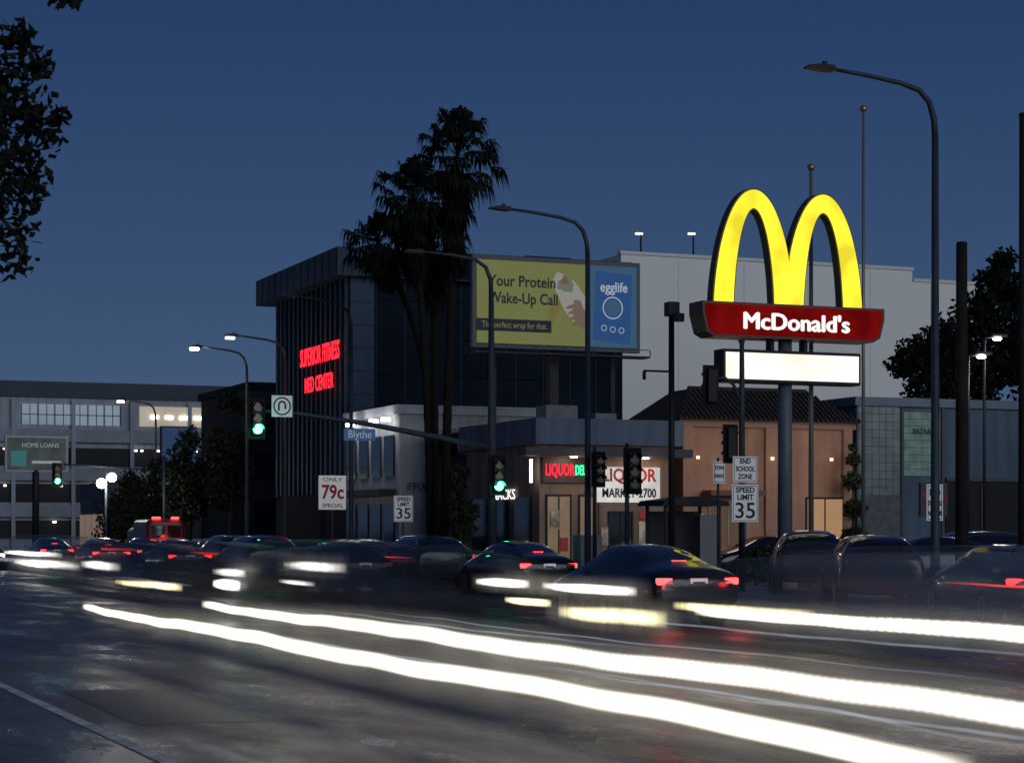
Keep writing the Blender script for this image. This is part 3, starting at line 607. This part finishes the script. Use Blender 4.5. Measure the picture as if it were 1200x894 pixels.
def palm(X,Y,h,crown,lean,skirt=1.5,nf=46,blade=.75,pw_=1.5,tr=.2):
    g=group('palm_tree',(X,Y,0))
    top=Vector((lean[0],lean[1],h))
    P=[];rad=[]
    for i in range(41):
        t=i/40; P.append((lean[0]*(t**pw_),lean[1]*(t**pw_),.1+(h-.1)*t)); rad.append((tr*1.15-.35*tr*t)*(1.06 if i%2 else .96)+(.12 if i==0 else 0))
    tube('trunk',P,rad,palmbark,g,10)
    def fan(V,F,o,d,L,bl,dr,nb=17):
        d=d.normalized(); side=d.cross(Vector((0,0,1)))
        if side.length<.05: side=Vector((1,0,0))
        side.normalize(); up=side.cross(d).normalized()
        end=o+d*L+Vector((0,0,-dr*.12))
        k=len(V); w=.022
        V+= [o-side*w,o+side*w,end+side*w,end-side*w]; F.append((k,k+1,k+2,k+3))
        for i in range(nb):
            a=R(-80+160*i/(nb-1)+random.uniform(-5,5)); l=bl*random.uniform(.7,1.15)*(1-.3*abs(a)/1.6)
            bd=(d*math.cos(a)+side*math.sin(a)+up*random.uniform(-.12,.12)).normalized()
            pw=bd.cross(up).normalized()*.045*bl/.75
            m=end+bd*l*.55; t=end+bd*l*.85+Vector((0,0,-random.uniform(.35,.95)*l*dr))
            k=len(V); V+=[end,m-pw,m+pw,t]; F+= [(k,k+1,k+2),(k+1,k+3,k+2)]
    V=[];F=[]
    for i in range(nf):
        a=i*2.39996; el=R(82-126*(i/nf)+random.uniform(-12,12))
        d=Vector((math.cos(a)*math.cos(el),math.sin(a)*math.cos(el),math.sin(el)))
        fan(V,F,top+Vector((0,0,.1)),d,(crown-blade)*random.uniform(.6,1.25),blade*random.uniform(.8,1.15),1.0)
    addmesh('green_fronds',V,F,palmleaf,g)
    V=[];F=[]
    for i in range(int(26*skirt)):
        a=i*2.39996; tt=random.random()**1.3; zz=-tt*skirt
        el=R(random.uniform(-84,-45)); d=Vector((math.cos(a)*math.cos(el),math.sin(a)*math.cos(el),math.sin(el)))
        bx=lean[0]*(((h+zz)/h)**pw_)
        fan(V,F,Vector((bx,lean[1],h+zz-.1)),d,random.uniform(.35,.7)*(1-.4*tt),.75*blade/.75*(1-.3*tt),.6)
    addmesh('dead_frond_skirt',V,F,palmdead,g)
palm(27.2,73.2,16.0,2.25,(.55,0),3.8,62,.92,1.4,.17)
palm(27.0,74.1,14.4,2.0,(-.75,0),2.4,54,.88,2.0,.15)
palm(27.9,76,12.9,1.7,(-2.4,0),.9,44,.8,3.4,.13)
palm(27.6,75.2,13.0,1.9,(-.1,0),2.0,52,.88,1.5,.15)

# ------------------------------------------------------------ vehicles
tyre=M('tyre_rubber',(.015,.015,.015),.85); rim=M('alloy_rim',(.3,.31,.32),.35,.8)
carglass=M('car_glass',(.008,.01,.012),.05,0,spec=.8)
SED=[(-2.40,.40,.74,.80,.70,.58),(-2.33,.30,.90,.98,.85,.70),(-1.95,.25,.96,1.08,.90,.69),(-1.62,.24,.97,1.13,.91,.67),(-.9,.2,.96,1.40,.91,.57),(-.1,.2,.95,1.46,.91,.58),(.45,.2,.94,1.42,.91,.57),(1.2,.22,.92,1.03,.91,.67),(1.9,.24,.82,.90,.88,.66),(2.3,.28,.66,.74,.80,.60),(2.42,.36,.54,.60,.66,.5)]
SUV=[(-2.28,.45,.95,1.05,.78,.66),(-2.22,.34,1.05,1.2,.90,.74),(-2.05,.3,1.06,1.3,.93,.72),(-1.75,.28,1.06,1.55,.94,.64),(-.9,.26,1.05,1.60,.94,.65),(.0,.26,1.04,1.60,.94,.65),(.5,.26,1.03,1.54,.94,.63),(1.2,.28,1.02,1.14,.93,.70),(1.85,.3,.96,1.04,.91,.7),(2.2,.34,.8,.88,.84,.64),(2.32,.42,.62,.7,.7,.54)]
def car(X,Y,yaw,paint,kind='sedan',lit=True,name='car',z=0.004,head_on=False,sc=1):
    st=SED if kind=='sedan' else SUV
    g=group(name,(X,Y,z),yaw); g.scale=(sc,sc,sc)
    V=[];F=[];mi=[];n=13
    for (y,zb,zl,zt,wb,wt) in st:
        half=[(wb*.88,zb),(wb,zb+.16),(wb*1.005,(zb+zl)/2+.05),(wb*.97,zl),(wt+.02,zt-.07 if zt-zl>.25 else (zl+zt)/2),(wt*.72,zt)]
        ring_=[(-a,b) for a,b in half]+[(0,zt+.012)]+[(a,b) for a,b in reversed(half)]
        V+=[(x,y,zz) for x,zz in ring_]
    ns=len(st)
    for i in range(ns-1):
        A,B=st[i],st[i+1]; cab=(A[3]-A[2]>.3 or B[3]-B[2]>.3)
        slope=cab and not(A[3]-A[2]>.3 and B[3]-B[2]>.3)
        for s in range(n):
            s2=(s+1)%n; F.append((i*n+s,i*n+s2,(i+1)*n+s2,(i+1)*n+s))
            gl=0
            if cab and s in (3,8): gl=1
            if slope and s in (4,5,6,7): gl=1
            mi.append(gl)
    F.append(tuple(range(n))[::-1]); mi.append(0); F.append(tuple((ns-1)*n+s for s in range(n))); mi.append(0)
    o=addmesh('body',V,F,[paint,carglass],g,mi,True)
    bm=bmesh.new(); bm.from_mesh(o.data); bmesh.ops.recalc_face_normals(bm,faces=bm.faces); bm.to_mesh(o.data); bm.free()
    sb=o.modifiers.new('sub','SUBSURF'); sb.levels=2; sb.render_levels=2
    rw=.33 if kind=='sedan' else .37; wx=.80 if kind=='sedan' else .83
    for yy in (-1.42,1.45):
        for sx in (-1,1):
            cyl('wheel_arch',(sx*(wx-.02),yy,rw+.03),rw+.07,.24,'x',black,g,28)
            cyl('wheel',(sx*(wx+.02),yy,rw),rw,.22,'x',tyre,g,28); cyl('rim',(sx*(wx+.035),yy,rw),rw*.66,.2,'x',rim,g,20)
            boxes('spokes',[(sx*(wx+.03)-.11,sx*(wx+.03)+.11,yy-.02,yy+.02,rw-.2,rw+.2),(sx*(wx+.03)-.11,sx*(wx+.03)+.11,yy-.2,yy-.021,rw-.02,rw+.02)],dark,g)
    zt=.80 if kind=='sedan' else .98; yb=-2.37 if kind=='sedan' else -2.24
    tl=redE if lit else redoff
    for sx in (-1,1):
        a,b=sorted((sx*.50,sx*.80)); box('tail_light',a,b,yb-.005,yb+.25,zt-.055,zt+.065,tl,g,.03)
        a,b=sorted((sx*.52,sx*.62)); box('reversing_light',a,b,yb-.02,yb,zt-.04,zt+.0,M('reverse_lens',(.4,.4,.4),.2),g)
        a,b=sorted((sx*.45,sx*.74)); yf=2.2; box('headlight',a,b,yf-.1,yf+.13,.62,.74,whiteE if head_on else M('headlamp_off',(.3,.3,.32),.1),g,.02)
        box('mirror',*sorted((sx*.93,sx*1.08)),.85,.97,.95 if kind=='sedan' else 1.08,1.08 if kind=='sedan' else 1.22,paint,g,.03)
    if lit: box('high_brake_light',-.14,.14,-1.62 if kind=='sedan' else -2.0,-1.57 if kind=='sedan' else -1.9,1.14 if kind=='sedan' else 1.46,1.165 if kind=='sedan' else 1.49,redE,g)
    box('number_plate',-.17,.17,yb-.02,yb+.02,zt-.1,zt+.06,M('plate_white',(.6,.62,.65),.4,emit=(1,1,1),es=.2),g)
    box('plate_text',-.12,.12,yb-.024,yb-.021,zt-.04,zt,M('plate_ink',(.05,.06,.15),.5),g)
    box('bumper_trim',-.6,.6,yb-.0,yb+.15,.33,.45,black,g,.03)
    tube('exhaust',[(.5,yb-.03,.3),(.5,yb+.2,.3)],.04,rim,g,10)
    return g
def cp(n,c,r=.22,metal=.3): return M('car_paint_'+n,c,r,metal,coat=.4)
blk=cp('black',(.008,.009,.011)); gry=cp('grey',(.035,.04,.048)); blu=cp('navy',(.012,.018,.038)); red=cp('red',(.2,.012,.01))
c0=car(16.7,34.45,0,blk,'sedan',True,'sedan_car')
for sx in (-1,1): pointlight('tail_glow',(sx*.68,-2.7,.8),6,(1,.05,.04),.1,c0)
car(25.0,39.7,R(-25),blk,'suv',False,'suv_car',.02)
car(27.1,46.0,R(-28),gry,'suv',False,'suv_car',.13)
car(22.8,31.6,R(-16),blk,'sedan',True,'sedan_car')
car(21.2,51.5,0,blk,'sedan',True,'sedan_car'); car(21.0,58.6,0,gry,'suv',False,'suv_car'); car(17.3,55,0,blu,'sedan',False,'sedan_car')
car(21.1,66.5,0,blk,'sedan',False,'sedan_car'); car(17.2,63.5,0,blk,'suv',False,'suv_car'); car(24.3,66,0,blk,'sedan',False,'sedan_car'); car(24.3,74,0,gry,'sedan',False,'sedan_car')
car(17.5,76,0,blk,'sedan',True,'sedan_car'); car(21,82,0,blk,'suv',False,'suv_car'); car(17.4,90,0,red,'sedan',True,'sedan_car'); car(24.3,88,0,blk,'suv',False,'suv_car')
car(21,98,0,blk,'sedan',True,'sedan_car'); car(24.2,97,0,gry,'sedan',False,'sedan_car'); car(17.5,104,0,blk,'sedan',True,'sedan_car')
car(12.9,95,math.pi,gry,'sedan',False,'sedan_car',head_on=True); car(13,112,math.pi,blk,'suv',False,'suv_car',head_on=True)
car(33.5,50,R(80),blu,'sedan',False,'sedan_car',.13); car(37.5,54,R(90),gry,'suv',False,'suv_car',.13); car(36,64,R(90),blk,'sedan',False,'sedan_car',.13)

g=group('emergency_van',(22.3,101.5,0)); fr=M('van_red',(.12,.012,.012),.35,noise=.1)
box('rear_body',-.95,.95,-2.6,.9,.5,2.35,fr,g,.28); box('cab',-.92,.92,.6,2.5,.5,1.95,fr,g,.3)
box('rear_window_l',-.7,-.06,-2.63,-2.59,1.45,2.05,carglass,g,.02); box('rear_window_r',.06,.7,-2.63,-2.59,1.45,2.05,carglass,g,.02)
boxes('door_seam',[(-.012,.012,-2.615,-2.6,.7,2.1)],dark,g)
boxes('light_bar',[(-.65,-.25,-2.5,-2.35,2.36,2.46),(.3,.65,-2.5,-2.35,2.36,2.46)],redE,g)
boxes('tail_lights',[(-.9,-.74,-2.64,-2.57,.95,1.3),(.74,.9,-2.64,-2.57,.95,1.3)],redE,g)
pointlight('brake_glow',(0,-3.2,1.4),22,(1,.05,.04),.2,g)
box('bumper',-.92,.92,-2.75,-2.6,.45,.62,dark,g,.03)
for yy in (-1.6,1.7):
    for sx in (-1,1): cyl('wheel',(sx*.85,yy,.38),.38,.24,'x',tyre,g)

g=group('flood_light_pole',(22.6,117,0)); tube('pole',[(.3,0,0),(.3,0,5.1)],.07,pole_m,g)
ball('flood_lamp',(0,-.2,4.5),.28,whiteE,g); ball('flood_lamp_2',(.6,-.2,4.85),.26,whiteE,g); tube('bar',[(0,0,4.6),(.6,0,4.9)],.04,pole_m,g); pointlight('flood_glow',(.3,-.7,4.6),300,(1,.93,.8),.3,g)

# ------------------------------------------------------------ long-exposure light trails
def trail_mat(name,col,s,p=1.2,fade=.06,band=0,amax=1.0):
    m=bpy.data.materials.new(name); m.use_nodes=True; nt=m.node_tree; nt.nodes.remove(nt.nodes['Principled BSDF']); out=nt.nodes['Material Output']
    uv=nt.nodes.new('ShaderNodeUVMap'); sp=nt.nodes.new('ShaderNodeSeparateXYZ'); nt.links.new(uv.outputs[0],sp.inputs[0])
    def math_(op,a,b=None,c=False):
        n=nt.nodes.new('ShaderNodeMath'); n.operation=op; n.use_clamp=c
        for i,x in enumerate((a,b)):
            if x is None: continue
            if isinstance(x,(int,float)): n.inputs[i].default_value=x
            else: nt.links.new(x,n.inputs[i])
        return n.outputs[0]
    u,v=sp.outputs[0],sp.outputs[1]
    vv=math_('MULTIPLY',math_('MULTIPLY',v,math_('SUBTRACT',1,v)),4); vp=math_('POWER',vv,p)
    f0=math_('DIVIDE',u,fade,True); f1=math_('DIVIDE',math_('SUBTRACT',1,u),fade,True)
    al=math_('MULTIPLY',math_('MULTIPLY',vp,math_('MULTIPLY',f0,f1)),amax,True)
    if band:
        sn=math_('SINE',math_('MULTIPLY',u,band)); al=math_('MULTIPLY',al,math_('ADD',math_('MULTIPLY',sn,.12),.86))
    n=nt.nodes.new('ShaderNodeTexNoise'); n.inputs['Scale'].default_value=14; n.noise_dimensions='1D'
    nt.links.new(u,n.inputs['W']); st=math_('MULTIPLY',math_('ADD',n.outputs['Fac'],.4),s)
    e=nt.nodes.new('ShaderNodeEmission'); e.inputs[0].default_value=(*col,1); nt.links.new(st,e.inputs[1])
    t=nt.nodes.new('ShaderNodeBsdfTransparent'); mx=nt.nodes.new('ShaderNodeMixShader')
    nt.links.new(al,mx.inputs[0]); nt.links.new(t.outputs[0],mx.inputs[1]); nt.links.new(e.outputs[0],mx.inputs[2]); nt.links.new(mx.outputs[0],out.inputs['Surface'])
    return m
TM={'w':trail_mat('trail_white',(1,.92,.76),8,2.2),'wb':trail_mat('trail_white_banded',(1,.93,.80),6.5,1.8,.05,1300),'s':trail_mat('trail_short',(1,.97,.90),7,1.8,.35),
    'y':trail_mat('trail_yellow',(1,.86,.45),3.5,1.5,.2),'r':trail_mat('trail_red',(1,.05,.04),2.2,1,.25),'f':trail_mat('trail_faint',(.8,.87,1),.6,1.3,.3,0,.45),'o':trail_mat('trail_orange',(1,.6,.25),.6,1,.3,0,.5),
    'h':trail_mat('trail_painted_glow',(1,.92,.78),.55,2.6,.15,0,.28)}  # tall low-alpha emissive ribbon, painted air glow around a trail
def trail(X,y0,y1,z,h,mt,wob=.02,ph=0,name='headlight_trail'):
    n=90;V=[];F=[]
    for i in range(n+1):
        t=i/n; y=y0+(y1-y0)*t; dx=wob*math.sin(y*.55+ph); dz=wob*(1.0*math.sin(y*.7+ph)+.35*math.sin(y*2.1+ph)+.25*math.sin(y*3.7+1))
        hh=h*(1.0-.3*max(0,(t-.6)/.4))
        V+=[(X+dx,y,z+dz-hh/2),(X+dx,y,z+dz+hh/2)]
    for i in range(n): F.append((2*i,2*i+2,2*i+3,2*i+1))
    o=addmesh(name,V,F,TM[mt]); uv=o.data.uv_layers.new(name='UVMap')
    for p in o.data.polygons:
        for li,vi in zip(p.loop_indices,p.vertices): uv.data[li].uv=((vi//2)/n,vi%2)
    return o
trail(5.15,7.3,28,.65,.15,'w',.015); trail(6.8,6.5,28,.66,.17,'wb',.014)
trail(5.14,7.0,28,.65,.55,'h',.015); trail(6.79,6.5,28,.66,.55,'h',.014)  # added glow ribbons behind the two trail cores
trail(5.3,6.4,13,.76,.02,'f',.02,1); trail(7.1,8,14.5,.48,.03,'f',.015,2); trail(7.0,9,22,.80,.015,'f',.012,.0)
trail(8.6,14,22,.35,.03,'o',.02); trail(8.2,12,20,.3,.02,'f',.01,2); trail(8.9,18,30,.5,.03,'f',.01,1); trail(7.4,16,30,.3,.03,'f',.01,1); trail(9.4,15,27,.2,.03,'o',.01,3)
trail(10.5,20.9,24.1,.66,.22,'y',.01); trail(11.6,24,27.2,.9,.15,'s',.01); trail(11.6,27.6,29.8,.9,.15,'s',.01); trail(10.9,25.2,26.9,.72,.12,'y',.01)
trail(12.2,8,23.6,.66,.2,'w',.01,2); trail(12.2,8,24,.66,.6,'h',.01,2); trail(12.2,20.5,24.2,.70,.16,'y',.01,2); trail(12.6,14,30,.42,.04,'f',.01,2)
trail(13.5,42.3,47.4,.9,.26,'s',.005); trail(13.3,50,53.5,.65,.24,'s',.005); trail(10,38,40.2,.65,.24,'s',.005); trail(13,43,46,.55,.13,'s',.005)
trail(11.2,61,74,.66,.3,'s',.01); trail(12.2,60,66.5,.66,.32,'s',.01); trail(8.6,36.8,43,.65,.16,'y',.01); trail(9.8,41,50,.6,.08,'f',.01); trail(9,50,70,.9,.15,'f',.01)
trail(14,80,96,.8,.25,'s',.01)
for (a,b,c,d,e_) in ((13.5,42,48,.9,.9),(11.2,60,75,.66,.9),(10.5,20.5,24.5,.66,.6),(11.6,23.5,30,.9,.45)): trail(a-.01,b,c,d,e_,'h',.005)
T2='tail_light_trail'
trail(22.7,56.8,62.8,.95,.1,'r',.01,name=T2); trail(19.5,55,62,.95,.05,'r',.01,name=T2); trail(19,22,28,.85,.05,'r',.01,name=T2); trail(17.5,66,74,.95,.12,'r',.01,name=T2); trail(17,80,96,1.0,.12,'r',.01,name=T2)

def ghost_mat(name,col,al):
    m=bpy.data.materials.new(name); m.use_nodes=True; nt=m.node_tree; b=nt.nodes['Principled BSDF']
    b.inputs['Base Color'].default_value=(*col,1); b.inputs['Roughness'].default_value=.45
    uv=nt.nodes.new('ShaderNodeUVMap'); sp=nt.nodes.new('ShaderNodeSeparateXYZ'); nt.links.new(uv.outputs[0],sp.inputs[0])
    r=nt.nodes.new('ShaderNodeValToRGB'); r.color_ramp.elements[0].color=(0,0,0,1); r.color_ramp.elements[1].position=1; r.color_ramp.elements[1].color=(0,0,0,1)
    for p,v in ((.25,al),(.5,al*1.15),(.75,al)):
        q_=r.color_ramp.elements.new(p); q_.color=(v,v,v,1)
    r.color_ramp.interpolation='EASE'
    n=nt.nodes.new('ShaderNodeTexNoise'); n.noise_dimensions='1D'; n.inputs['Scale'].default_value=9; n.inputs['Detail'].default_value=3; nt.links.new(sp.outputs[1],n.inputs['W'])
    mr=nt.nodes.new('ShaderNodeMapRange'); mr.inputs[1].default_value=.35; mr.inputs[2].default_value=.65; mr.inputs[3].default_value=.45; mr.inputs[4].default_value=1.4
    mu=nt.nodes.new('ShaderNodeMath'); mu.operation='MULTIPLY'; nt.links.new(n.outputs['Fac'],mr.inputs[0]); nt.links.new(mr.outputs[0],mu.inputs[1])
    nt.links.new(sp.outputs[0],r.inputs[0]); nt.links.new(r.outputs[0],mu.inputs[0]); nt.links.new(mu.outputs[0],b.inputs['Alpha'])
    return m
gm={'l':ghost_mat('blur_pale',(.28,.38,.52),.15),'d':ghost_mat('blur_dark',(.025,.03,.04),.55),'m':ghost_mat('blur_mid',(.15,.18,.23),.3)}
def ghost(X,y0,y1,mt,hh=1.45,name='passing_car_blur'):
    prof=[(-.85,.3),(-.92,.6),(-.88,.92),(-.7,hh-.15),(-.5,hh),(.5,hh),(.7,hh-.15),(.88,.92),(.92,.6),(.85,.3)]
    n=24;V=[];F=[];m=len(prof)
    for i in range(n+1):
        t=i/n; s=math.sin(math.pi*t)**.35 if 0<t<1 else .0
        for a,b in prof: 
            bb=b if b<.95 else .95+(b-.95)*s
            V.append((X+a,y0+(y1-y0)*t,bb))
    for i in range(n):
        for s in range(m-1): F.append((i*m+s,i*m+s+1,(i+1)*m+s+1,(i+1)*m+s))
    o=addmesh(name,V,F,gm[mt],smooth=True); uv=o.data.uv_layers.new(name='UVMap')
    for p in o.data.polygons:
        for li,vi in zip(p.loop_indices,p.vertices): uv.data[li].uv=((vi//m)/n,(vi%m)/m)
    return o
ghost(12.9,11,25,'l'); ghost(12.6,43,62,'d'); ghost(12.2,62,85,'m',1.6); ghost(9.2,36,52,'d'); ghost(19.6,24,34,'m'); ghost(11.0,26,40,'d'); ghost(16.6,46,62,'m',1.5)

# ------------------------------------------------------------ camera
cd=bpy.data.cameras.new('camera'); cd.sensor_width=36; cd.lens=72; cd.shift_y=178/1200; cd.clip_end=5000; cd.clip_start=.1
cd.dof.use_dof=True; cd.dof.focus_distance=52; cd.dof.aperture_fstop=5.6
co=bpy.data.objects.new('camera',cd); co.location=(0,0,1.65); co.rotation_euler=(R(90),0,R(-22.29)); COL.objects.link(co)
scene.camera=co
